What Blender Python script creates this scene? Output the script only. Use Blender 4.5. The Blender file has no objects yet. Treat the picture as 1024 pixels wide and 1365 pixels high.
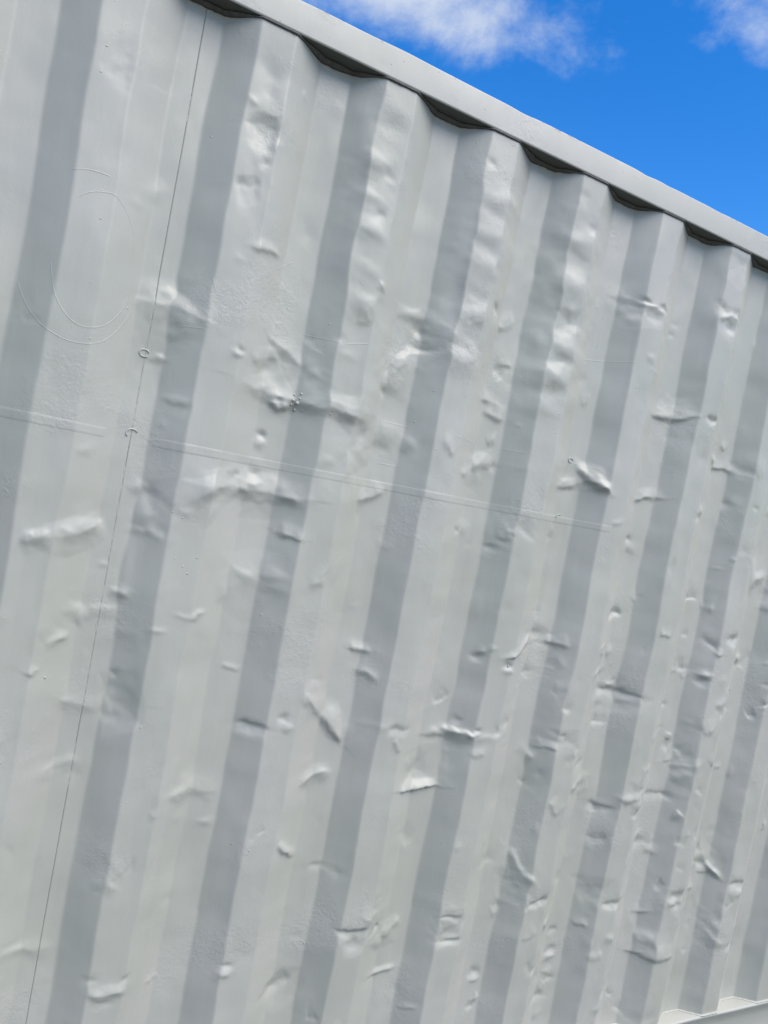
import bpy, math, random
import numpy as np

# ------------------------------------------------------------------ camera, sky, sun, exposure
S = bpy.context.scene
COL = S.collection

cam_data = bpy.data.cameras.new("camera")
cam = bpy.data.objects.new("camera", cam_data)
COL.objects.link(cam)
S.camera = cam
F_PX = 964.86                                  # focal length in photo pixels (1365 high)
cam_data.sensor_fit = 'VERTICAL'
cam_data.sensor_height = 36.0
cam_data.lens = F_PX * 36.0 / 1365.0
cam_data.clip_start = 0.02
cam_data.clip_end = 20000
YAW, PIT, ROL = 0.46954, -0.03034, 0.18781
from mathutils import Matrix, Vector
fw = Vector((math.sin(YAW)*math.cos(PIT), math.cos(YAW)*math.cos(PIT), math.sin(PIT)))
rt = Vector((math.cos(YAW), -math.sin(YAW), 0.0))
up = rt.cross(fw)
r2 = rt*math.cos(ROL) + up*math.sin(ROL)
u2 = -rt*math.sin(ROL) + up*math.cos(ROL)
M = Matrix.Identity(4)
for i in range(3):
    M[i][0] = r2[i]; M[i][1] = u2[i]; M[i][2] = -fw[i]
M.translation = Vector((-0.29156, -1.46828, 1.65818))
cam.matrix_world = M

SUN_EL = math.radians(55)
SUN_AZ = math.radians(153)          # clockwise from +Y (the container side faces -Y)
world = bpy.data.worlds.new("World")
S.world = world
world.use_nodes = True
nt = world.node_tree
nt.nodes.clear()
N = nt.nodes.new
out = N('ShaderNodeOutputWorld')
bg = N('ShaderNodeBackground'); bg.inputs['Strength'].default_value = 0.12
sky = N('ShaderNodeTexSky'); sky.sky_type = 'NISHITA'; sky.sun_disc = False
sky.sun_elevation = SUN_EL; sky.sun_rotation = SUN_AZ
sky.air_density = 1.0; sky.dust_density = 0.3; sky.ozone_density = 3.0
sat = N('ShaderNodeHueSaturation'); sat.inputs['Saturation'].default_value = 1.40
sat.inputs['Hue'].default_value = 0.508
sat.inputs['Value'].default_value = 1.12
nt.links.new(sky.outputs[0], sat.inputs['Color'])
# clouds: project the view direction on a plane overhead, layered noise
tc = N('ShaderNodeTexCoord')
sep = N('ShaderNodeSeparateXYZ'); nt.links.new(tc.outputs['Generated'], sep.inputs[0])
zc = N('ShaderNodeMath'); zc.operation = 'MAXIMUM'; zc.inputs[1].default_value = 0.0
nt.links.new(sep.outputs['Z'], zc.inputs[0])
za = N('ShaderNodeMath'); za.operation = 'ADD'; za.inputs[1].default_value = 0.12
nt.links.new(zc.outputs[0], za.inputs[0])
dx = N('ShaderNodeMath'); dx.operation = 'DIVIDE'
dy = N('ShaderNodeMath'); dy.operation = 'DIVIDE'
nt.links.new(sep.outputs['X'], dx.inputs[0]); nt.links.new(za.outputs[0], dx.inputs[1])
nt.links.new(sep.outputs['Y'], dy.inputs[0]); nt.links.new(za.outputs[0], dy.inputs[1])
cmb = N('ShaderNodeCombineXYZ')
nt.links.new(dx.outputs[0], cmb.inputs[0]); nt.links.new(dy.outputs[0], cmb.inputs[1])
mp = N('ShaderNodeMapping'); mp.inputs['Location'].default_value = (0.0, 0.0, 0.0)
nt.links.new(tc.outputs['Generated'], mp.inputs['Vector'])
mp.inputs['Scale'].default_value = (1.0, 1.0, 1.35)
n1 = N('ShaderNodeTexNoise'); n1.inputs['Scale'].default_value = 6.0
n1.inputs['Detail'].default_value = 12.0; n1.inputs['Roughness'].default_value = 0.62
n1.inputs['Distortion'].default_value = 0.12
nt.links.new(mp.outputs[0], n1.inputs['Vector'])
cr = N('ShaderNodeMapRange'); cr.interpolation_type = 'SMOOTHSTEP'
cr.inputs['From Min'].default_value = 0.35; cr.inputs['From Max'].default_value = 0.76  # low threshold: extra cloud outside the view, added to neutralise blue fill light
acc = n1.outputs['Fac']
# two loose banks of cumulus and the clear gap between them
for (bx, by, sx, sy, amt) in ((.44, 1.18, .9, 1.7, .30), (.90, .79, 1.2, 1.2, .38), (.66, 1.09, 1.0, 1.6, .21), (.80, 1.07, 1.8, 1.8, .17), (1.02, 1.12, .36, .42, -.46)):
    mv = N('ShaderNodeMapping'); mv.inputs['Location'].default_value = (-bx*sx, -by*sy, 0)
    mv.inputs['Scale'].default_value = (sx, sy, 1)
    nt.links.new(cmb.outputs[0], mv.inputs['Vector'])
    ln = N('ShaderNodeVectorMath'); ln.operation = 'LENGTH'; nt.links.new(mv.outputs[0], ln.inputs[0])
    mr = N('ShaderNodeMapRange'); mr.interpolation_type = 'SMOOTHSTEP'
    for kk, vv in zip(('From Min', 'From Max', 'To Min', 'To Max'), (.06, .36, amt, 0)): mr.inputs[kk].default_value = vv
    nt.links.new(ln.outputs['Value'], mr.inputs['Value'])
    ad = N('ShaderNodeMath'); ad.operation = 'ADD'
    nt.links.new(acc, ad.inputs[0]); nt.links.new(mr.outputs[0], ad.inputs[1]); acc = ad.outputs[0]
cr.inputs['To Max'].default_value = 0.80
nt.links.new(acc, cr.inputs['Value'])
mix = N('ShaderNodeMix'); mix.data_type = 'RGBA'
mix.inputs['B'].default_value = (4.2, 4.4, 4.5, 1)
nt.links.new(cr.outputs[0], mix.inputs['Factor'])
nt.links.new(sat.outputs[0], mix.inputs['A'])
nt.links.new(mix.outputs['Result'], bg.inputs['Color'])
nt.links.new(bg.outputs[0], out.inputs['Surface'])

sun_data = bpy.data.lights.new("sun", 'SUN')
sun = bpy.data.objects.new("sun", sun_data)
COL.objects.link(sun)
sun_data.energy = 2.7
sun_data.angle = math.radians(58)              # sun veiled by cloud
sun_data.color = (1.0, 0.94, 0.84)
sd = Vector((math.sin(SUN_AZ)*math.cos(SUN_EL), math.cos(SUN_AZ)*math.cos(SUN_EL), math.sin(SUN_EL)))
sun.rotation_euler = sd.to_track_quat('Z', 'Y').to_euler()

S.view_settings.view_transform = 'Standard'
S.view_settings.look = 'None'
S.view_settings.exposure = 0.78
S.view_settings.gamma = 1.0
S.view_settings.use_curve_mapping = False

# ------------------------------------------------------------------ dimensions (metres)
PITCH, WO, WS, WI, DEP, X0 = 0.278, 0.0735, 0.0704, 0.0697, 0.042, -0.0084
ZB, ZT, RAIL_H = 0.165, 2.5196, 0.0653
XL, XR = -2.108, 3.950                          # ends of the container
SEAMS = [-1.220, -0.108, 1.004, 2.116, 3.228]
WIDTH = 2.438
rng = np.random.default_rng(7)
random.seed(7)

# ------------------------------------------------------------------ materials
def mat_new(name):
    m = bpy.data.materials.new(name); m.use_nodes = True
    t = m.node_tree
    return m, t, t.nodes['Principled BSDF']

def coord(t, scale=(1, 1, 1)):
    c = t.nodes.new('ShaderNodeTexCoord'); mpn = t.nodes.new('ShaderNodeMapping')
    mpn.inputs['Scale'].default_value = scale
    t.links.new(c.outputs['Object'], mpn.inputs['Vector'])
    return mpn.outputs[0]

def noise(t, vec, scale, detail=3, rough=.5, dist=0):
    n = t.nodes.new('ShaderNodeTexNoise')
    n.inputs['Scale'].default_value = scale; n.inputs['Detail'].default_value = detail
    n.inputs['Roughness'].default_value = rough; n.inputs['Distortion'].default_value = dist
    t.links.new(vec, n.inputs['Vector'])
    return n.outputs['Fac']

def rng_map(t, v, a, b, c, d, smooth=True):
    r = t.nodes.new('ShaderNodeMapRange')
    if smooth: r.interpolation_type = 'SMOOTHSTEP'
    for k, x in zip(('From Min', 'From Max', 'To Min', 'To Max'), (a, b, c, d)):
        r.inputs[k].default_value = x
    t.links.new(v, r.inputs['Value'])
    return r.outputs[0]

def mth(t, op, a, b):
    n = t.nodes.new('ShaderNodeMath'); n.operation = op
    for i, x in enumerate((a, b)):
        if isinstance(x, (int, float)): n.inputs[i].default_value = x
        else: t.links.new(x, n.inputs[i])
    return n.outputs[0]

def mixc(t, fac, a, b):
    n = t.nodes.new('ShaderNodeMix'); n.data_type = 'RGBA'
    if isinstance(fac, (int, float)): n.inputs['Factor'].default_value = fac
    else: t.links.new(fac, n.inputs['Factor'])
    for k, x in (('A', a), ('B', b)):
        if isinstance(x, tuple): n.inputs[k].default_value = x + (1,)
        else: t.links.new(x, n.inputs[k])
    return n.outputs['Result']

def painted(name, base, rough=0.42, rust=0.0, spec=0.5):
    """roller/spray painted steel: orange peel, blistered patches, paint nibs, tiny rust specks"""
    m, t, b = mat_new(name)
    v = coord(t)
    big = noise(t, v, 2.2, 4, .55)
    mid = noise(t, v, 9.0, 3, .5)
    c2 = tuple(x*y for x, y in zip(base, (0.955, 0.965, 0.955)))
    c3 = tuple(x*y for x, y in zip(base, (1.02, 1.01, 1.035)))
    col = mixc(t, rng_map(t, big, .35, .65, 0, 1), c2, c3)
    # faint run-off streaks
    vs = coord(t, (34, 34, 1.3))
    streak = rng_map(t, noise(t, vs, 1.0, 3, .6), .52, .8, 0, .16)
    col = mixc(t, streak, col, tuple(x*.80 for x in base))
    # tiny rust / dirt specks
    vo = t.nodes.new('ShaderNodeTexVoronoi'); vo.inputs['Scale'].default_value = 70
    t.links.new(v, vo.inputs['Vector'])
    spot = rng_map(t, vo.outputs['Distance'], .05, .10, 1, 0)
    sepc = t.nodes.new('ShaderNodeSeparateColor'); t.links.new(vo.outputs['Color'], sepc.inputs[0])
    gate = rng_map(t, sepc.outputs[0], .9975 - rust*.6, .998 - rust*.6, 0, 1, False)
    sp = mth(t, 'MULTIPLY', spot, gate)
    col = mixc(t, sp, col, (0.075, 0.062, 0.05))
    if rust:
        # chipped paint along the upper edge of the rail and a few scuffs on its face
        sx = t.nodes.new('ShaderNodeSeparateXYZ'); t.links.new(v, sx.inputs[0])
        top = rng_map(t, sx.outputs['Z'], 2.5196+.0653-.0075, 2.5196+.0653-.001, 0, 1)
        chip = mth(t, 'ADD', noise(t, v, 48, 5, .65), mth(t, 'MULTIPLY', noise(t, v, 3.5, 2, .5), .55))
        col = mixc(t, mth(t, 'MULTIPLY', top, rng_map(t, chip, .86, .93, 0, .85)), col, (0.16, 0.145, 0.13))
        vsc = coord(t, (6, 60, 60))
        col = mixc(t, rng_map(t, noise(t, vsc, 2.0, 5, .7), .64, .74, 0, .35), col, tuple(x*.62 for x in base))
    t.links.new(col, b.inputs['Base Color'])
    b.inputs['Specular IOR Level'].default_value = spec
    t.links.new(rng_map(t, mid, .3, .7, rough-.05, rough+.07), b.inputs['Roughness'])
    # relief
    peel = noise(t, v, 330, 2, .5)
    blist = noise(t, v, 95, 4, .62, .6)
    bl_mask = rng_map(t, noise(t, v, 4.3, 3, .6), .50, .66, 0, 1)
    v2 = t.nodes.new('ShaderNodeTexVoronoi'); v2.inputs['Scale'].default_value = 60
    t.links.new(v, v2.inputs['Vector'])
    s2 = t.nodes.new('ShaderNodeSeparateColor'); t.links.new(v2.outputs['Color'], s2.inputs[0])
    nib = mth(t, 'MULTIPLY', rng_map(t, v2.outputs['Distance'], .05, .14, 1, 0),
              rng_map(t, s2.outputs[1], .93, .94, 0, 1, False))
    nib_mask = rng_map(t, noise(t, v, 3.1, 2, .5), .45, .6, 0.1, 1)
    h = mth(t, 'MULTIPLY', peel, .10)
    h = mth(t, 'ADD', h, mth(t, 'MULTIPLY', mth(t, 'MULTIPLY', blist, bl_mask), 1.0))
    h = mth(t, 'ADD', h, mth(t, 'MULTIPLY', mth(t, 'MULTIPLY', nib, nib_mask), .9))
    h = mth(t, 'ADD', h, mth(t, 'MULTIPLY', noise(t, coord(t, (40, 40, 9)), 1.0, 3, .5), .5))
    bp = t.nodes.new('ShaderNodeBump'); bp.inputs['Strength'].default_value = 0.8
    bp.inputs['Distance'].default_value = 0.0016
    t.links.new(h, bp.inputs['Height'])
    t.links.new(bp.outputs[0], b.inputs['Normal'])
    return m

PAINT = painted('grey_paint', (0.392, 0.386, 0.338), .41)
RAILP = painted('rail_paint', (0.398, 0.392, 0.348), .45, rust=.5)
UNDER = painted('dark_grey_green', (0.085, 0.095, 0.082), .6)

def sealant_mat():
    m, t, b = mat_new('dark_sealant')
    v = coord(t)
    c = mixc(t, noise(t, v, 60, 4, .6), (0.035, 0.035, 0.032), (0.13, 0.13, 0.125))
    t.links.new(c, b.inputs['Base Color']); b.inputs['Roughness'].default_value = .6
    bp = t.nodes.new('ShaderNodeBump'); bp.inputs['Distance'].default_value = .002
    t.links.new(noise(t, v, 130, 3, .6), bp.inputs['Height']); t.links.new(bp.outputs[0], b.inputs['Normal'])
    return m
SEAL = sealant_mat()

def ground_mat():
    m, t, b = mat_new('gravel_ground')
    v = coord(t)
    c = mixc(t, noise(t, v, 60, 6, .7), (0.085, 0.078, 0.062), (0.20, 0.18, 0.145))
    c = mixc(t, rng_map(t, noise(t, v, .6, 4, .6), .4, .65, 0, .6), c, (0.10, 0.10, 0.06))
    t.links.new(c, b.inputs['Base Color']); b.inputs['Roughness'].default_value = .95
    bp = t.nodes.new('ShaderNodeBump'); bp.inputs['Distance'].default_value = .02
    t.links.new(noise(t, v, 70, 5, .7), bp.inputs['Height']); t.links.new(bp.outputs[0], b.inputs['Normal'])
    return m

# ------------------------------------------------------------------ mesh helpers
def link(name, me, mat=None, parent=None, smooth=False):
    if mat is not None:
        for mm in (mat if isinstance(mat, (list, tuple)) else [mat]): me.materials.append(mm)
    if smooth: me.polygons.foreach_set('use_smooth', np.ones(len(me.polygons), dtype=bool))
    o = bpy.data.objects.new(name, me)
    COL.objects.link(o)
    if parent is not None: o.parent = parent
    return o

def mesh_grid(name, P):
    """P: (rows, cols, 3) array -> quad grid mesh"""
    r, c = P.shape[:2]
    me = bpy.data.meshes.new(name)
    me.vertices.add(r*c)
    me.vertices.foreach_set('co', P.reshape(-1).astype(np.float32))
    i = np.arange(r*c).reshape(r, c)
    q = np.stack([i[:-1, :-1], i[:-1, 1:], i[1:, 1:], i[1:, :-1]], -1).reshape(-1, 4)
    me.loops.add(q.size); me.loops.foreach_set('vertex_index', q.reshape(-1).astype(np.int32))
    me.polygons.add(len(q))
    me.polygons.foreach_set('loop_start', np.arange(0, q.size, 4, dtype=np.int32))
    me.update(calc_edges=True); me.validate()
    return me

def mesh_py(name, v, f):
    me = bpy.data.meshes.new(name); me.from_pydata(v, [], f); me.update(); return me

def box_mesh(name, a, b, bevel=0):
    import bmesh
    bm = bmesh.new(); bmesh.ops.create_cube(bm, size=1)
    for v in bm.verts:
        v.co = Vector([(a[i]+b[i])/2 + v.co[i]*(b[i]-a[i]) for i in range(3)])
    if bevel: bmesh.ops.bevel(bm, geom=list(bm.edges), offset=bevel, segments=3, affect='EDGES', profile=.5)
    me = bpy.data.meshes.new(name); bm.to_mesh(me); bm.free(); return me

# ------------------------------------------------------------------ the dented corrugated side, as a height field y(x, z)
_t = np.arange(-3.0, 5.0, 0.00025)
_u = np.mod(_t - X0, PITCH)
_prof = np.interp(_u, [0, WO, WO+WS, WO+WS+WI, PITCH], [0, 0, DEP, DEP, 0])
_k = np.exp(-0.5*(np.arange(-40, 41)*0.00025/0.0015)**2); _k /= _k.sum()
_prof = np.convolve(_prof, _k, 'same')

def vnoise(x, z, sx, sz, seed):
    g = np.random.default_rng(seed).uniform(-1, 1, (128, 128))
    u = x/sx + 57.3; v = z/sz + 13.7
    iu = np.floor(u).astype(int); iv = np.floor(v).astype(int)
    fu = u-iu; fv = v-iv
    fu = fu*fu*fu*(fu*(fu*6-15)+10); fv = fv*fv*fv*(fv*(fv*6-15)+10)
    a = g[iu % 128, iv % 128]; b = g[(iu+1) % 128, iv % 128]
    c = g[iu % 128, (iv+1) % 128]; d = g[(iu+1) % 128, (iv+1) % 128]
    return (a*(1-fu)+b*fu)*(1-fv) + (c*(1-fu)+d*fu)*fv

# dents: x, z, radius x, radius z, depth in mm (+ pushed in, - standing out)
DENTS = [(-0.1392,2.1433,0.0193,0.0172,-1.6),
 (0.061,2.2942,0.0094,0.0137,-2.8),
 (0.0467,2.2523,0.0093,0.0091,2.1),
 (0.0023,2.3629,0.0122,0.0089,-2.1),
 (0.0335,2.4042,0.0187,0.045,3.0),
 (0.282,2.3101,0.0465,0.2436,3.0),
 (0.2927,2.4768,0.0368,0.032,-3.3),
 (0.2995,2.4275,0.0263,0.0179,1.65),
 (0.2784,2.3446,0.0337,0.0267,-4.95),
 (0.3133,2.328,0.0146,0.0131,2.8),
 (0.2805,2.2737,0.0311,0.0179,-2.75),
 (0.2945,2.2066,0.0339,0.0234,-4.95),
 (0.3118,2.2387,0.0127,0.0115,2.8),
 (0.3126,2.0405,0.0394,0.0255,-6.05),
 (0.3444,2.093,0.0092,0.01,-3.5),
 (0.305,2.1211,0.0366,0.0217,-2.2),
 (0.5696,2.3084,0.0502,0.2463,3.0),
 (0.5554,2.4424,0.0125,0.0105,2.8),
 (0.6062,2.3741,0.0527,0.0273,-4.4),
 (0.5962,2.287,0.0584,0.0254,-4.4),
 (0.5907,2.2176,0.0551,0.0293,-4.4),
 (0.584,2.1353,0.0548,0.0274,2.75),
 (0.6039,2.1051,0.0492,0.0236,-3.3),
 (0.5905,2.0512,0.0549,0.0275,2.2),
 (0.5887,1.9933,0.0488,0.0315,-3.3),
 (0.8396,2.285,0.0695,0.3115,3.3),
 (0.8346,2.4687,0.0192,0.015,2.8),
 (0.8606,2.3581,0.0528,0.0291,-4.4),
 (0.859,2.3062,0.0491,0.0208,2.75),
 (0.867,2.2455,0.0563,0.0293,-4.4),
 (0.8768,2.1581,0.06,0.0274,3.3),
 (0.8658,2.0936,0.0491,0.0211,-4.4),
 (0.8671,2.0593,0.0421,0.0148,2.75),
 (0.8581,2.0167,0.0489,0.0253,-3.85),
 (0.8514,1.9747,0.0418,0.019,2.75),
 (0.847,1.9333,0.0417,0.0211,-2.75),
 (0.884,2.4039,0.0172,0.0152,2.8),
 (0.4583,2.068,0.037,0.0114,-3.85),
 (0.4769,2.0471,0.0119,0.0225,4.5),
 (0.4973,2.0194,0.0348,0.0115,-2.75),
 (0.4963,1.9964,0.016,0.007,3.5),
 (0.4115,1.8751,0.0095,0.0103,2.8),
 (0.444,1.7871,0.0389,0.0278,-4.0),
 (0.4398,1.7515,0.0272,0.0139,2.0),
 (0.5036,1.7692,0.0201,0.0159,-3.5),
 (0.5383,2.048,0.0534,0.0271,-4.4),
 (0.561,2.022,0.03,0.0156,2.75),
 (0.6605,2.1355,0.0109,0.0127,4.2),
 (0.7492,1.7611,0.0114,0.0094,2.8),
 (0.6621,1.7396,0.0131,0.0111,-2.8),
 (1.1026,2.2827,0.0163,0.008,5.6),
 (1.1775,2.2795,0.0169,0.0082,5.6),
 (1.1492,2.2469,0.0222,0.0143,2.8),
 (1.0459,2.2583,0.0529,0.0358,-3.5),
 (1.3934,2.3425,0.0124,0.0107,3.5),
 (1.4341,2.2929,0.022,0.013,3.5),
 (1.1625,2.1373,0.0167,0.0123,-2.1),
 (1.5081,1.9268,0.0162,0.0112,-4.9),
 (1.627,1.9239,0.0306,0.016,4.2),
 (0.9834,1.7899,0.0307,0.0159,2.0),
 (1.2486,1.6458,0.0116,0.0085,3.5),
 (1.2626,1.6263,0.0292,0.0128,-2.5),
 (1.481,1.7652,0.0224,0.0112,-3.5),
 (1.4638,1.7469,0.0159,0.0089,2.8),
 (-0.0927,1.958,0.0128,0.0103,-2.24),
 (-0.0751,1.8327,0.0129,0.0089,-3.36),
 (-0.0776,1.5723,0.0129,0.0135,-4.48),
 (-0.0355,1.5719,0.0206,0.0152,-2.4),
 (-0.0577,1.5485,0.0102,0.0212,2.4),
 (-0.0644,1.904,0.0202,0.0268,1.2),
 (0.1783,1.8052,0.0117,0.0064,4.2),
 (0.0684,1.8845,0.0094,0.0078,4.2),
 (0.0595,1.873,0.014,0.0077,-2.8),
 (0.154,1.7228,0.0082,0.008,4.9),
 (0.1562,1.7024,0.0099,0.0112,-2.8),
 (0.1123,1.6318,0.0081,0.0095,2.8),
 (0.1501,1.6386,0.0082,0.008,2.8),
 (0.1508,1.6178,0.0132,0.008,-2.8),
 (0.3127,1.782,0.0398,0.0301,2.0),
 (-0.0795,1.3564,0.013,0.0091,-4.48),
 (-0.1502,1.3061,0.0125,0.0134,-5.04),
 (-0.043,1.1308,0.024,0.0217,2.8),
 (-0.0651,1.1945,0.0074,0.0077,2.8),
 (-0.0394,1.2806,0.0357,0.0277,-2.4),
 (0.1721,1.4167,0.0269,0.0179,-3.5),
 (0.227,1.4295,0.0191,0.0133,-3.0),
 (0.3093,1.1198,0.0111,0.0086,3.5),
 (0.3204,1.0994,0.0111,0.0086,-2.8),
 (0.0827,1.3333,0.008,0.0064,-2.24),
 (0.6732,1.5948,0.011,0.0093,4.2),
 (0.6891,1.6027,0.0177,0.0149,-2.1),
 (0.8151,1.6114,0.0142,0.0077,-3.5),
 (0.7804,1.5605,0.014,0.0096,2.8),
 (0.8057,1.3044,0.0119,0.0078,-4.9),
 (0.7997,1.2904,0.0142,0.0116,3.5),
 (0.9921,1.3577,0.0311,0.0142,5.0),
 (0.9794,1.2553,0.0207,0.0142,3.5),
 (0.8895,1.2703,0.0124,0.0099,4.2),
 (0.8927,1.2566,0.0149,0.008,-2.8),
 (0.994,1.3192,0.0363,0.0244,-2.0),
 (0.728,1.0789,0.0207,0.0115,-4.9),
 (0.8346,1.1,0.0121,0.0059,4.2),
 (0.8673,1.0807,0.0321,0.0099,-2.0),
 (0.9017,1.0972,0.015,0.014,3.5),
 (1.0999,1.0711,0.0193,0.0168,3.5),
 (1.1152,1.0944,0.0111,0.0063,2.8),
 (1.2911,1.2306,0.0149,0.0087,-4.9),
 (1.2593,1.188,0.0265,0.0152,-2.8),
 (1.5183,1.1788,0.0132,0.0092,4.2),
 (1.8066,1.3411,0.0184,0.0121,-5.6),
 (1.8125,1.322,0.0185,0.0121,3.5),
 (1.6408,1.2885,0.0173,0.0094,-4.9),
 (1.6396,1.2697,0.0173,0.0117,3.5),
 (1.4589,0.9311,0.013,0.0114,4.2),
 (1.4045,0.9074,0.0222,0.0113,-4.2),
 (1.453,0.8627,0.013,0.0114,4.2),
 (1.4584,0.8877,0.026,0.0137,-2.8),
 (1.6012,0.8976,0.0172,0.0118,4.9),
 (1.5084,0.7844,0.0233,0.0093,-3.5),
 (1.5321,0.7552,0.0371,0.0164,4.5),
 (1.5886,0.7237,0.0173,0.0142,-4.2),
 (1.237,0.9595,0.0265,0.0152,-4.2),
 (1.2108,1.0075,0.0174,0.0108,2.8),
 (0.0655,0.5569,0.0067,0.0065,2.8),
 (0.034,0.5127,0.0166,0.0097,1.6),
 (-0.0043,0.5667,0.0145,0.0096,2.24),
 (0.0003,0.7594,0.0111,0.0111,-2.8),
 (0.4005,0.7909,0.0079,0.0071,-2.8),
 (0.2783,0.5547,0.0133,0.007,3.36),
 (0.2766,0.5358,0.0133,0.0087,-3.36),
 (0.3123,0.5765,0.0385,0.0211,1.5),
 (0.5852,0.5722,0.02,0.0132,3.5),
 (0.7068,0.9867,0.0321,0.0307,2.0),
 (1.0314,0.6015,0.0164,0.0126,4.2),
 (0.8569,0.5644,0.0228,0.0162,3.5),
 (1.0079,0.4154,0.0137,0.0105,3.5),
 (1.0109,0.3918,0.0138,0.0084,-3.5),
 (1.2643,0.5031,0.0153,0.0111,3.5),
 (1.2718,0.4399,0.0185,0.0112,4.2),
 (1.2742,0.4196,0.0154,0.0089,-4.2),
 (1.2731,0.3796,0.0155,0.009,-3.5),
 (1.2899,0.3571,0.0156,0.009,3.5),
 (1.2503,0.3051,0.0308,0.0112,3.5),
 (1.0169,0.3129,0.0139,0.0085,3.5),
 (0.9719,0.7375,0.0211,0.0145,2.8),
 (1.8348,0.6661,0.0229,0.0125,4.9),
 (1.8129,0.6924,0.0227,0.0149,-4.2),
 (2.0117,0.5765,0.0369,0.0129,-3.5),
 (1.7146,0.5921,0.0403,0.0171,4.5),
 (1.688,0.5679,0.0218,0.0121,-4.2),
 (1.7142,0.5582,0.0183,0.0098,3.5),
 (1.7543,0.5127,0.0261,0.0173,2.8),
 (2.0156,0.3903,0.0208,0.0104,4.2),
 (2.0713,0.3443,0.0212,0.0132,3.5),
 (1.7722,0.6289,0.0336,0.0444,2.0)]
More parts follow.
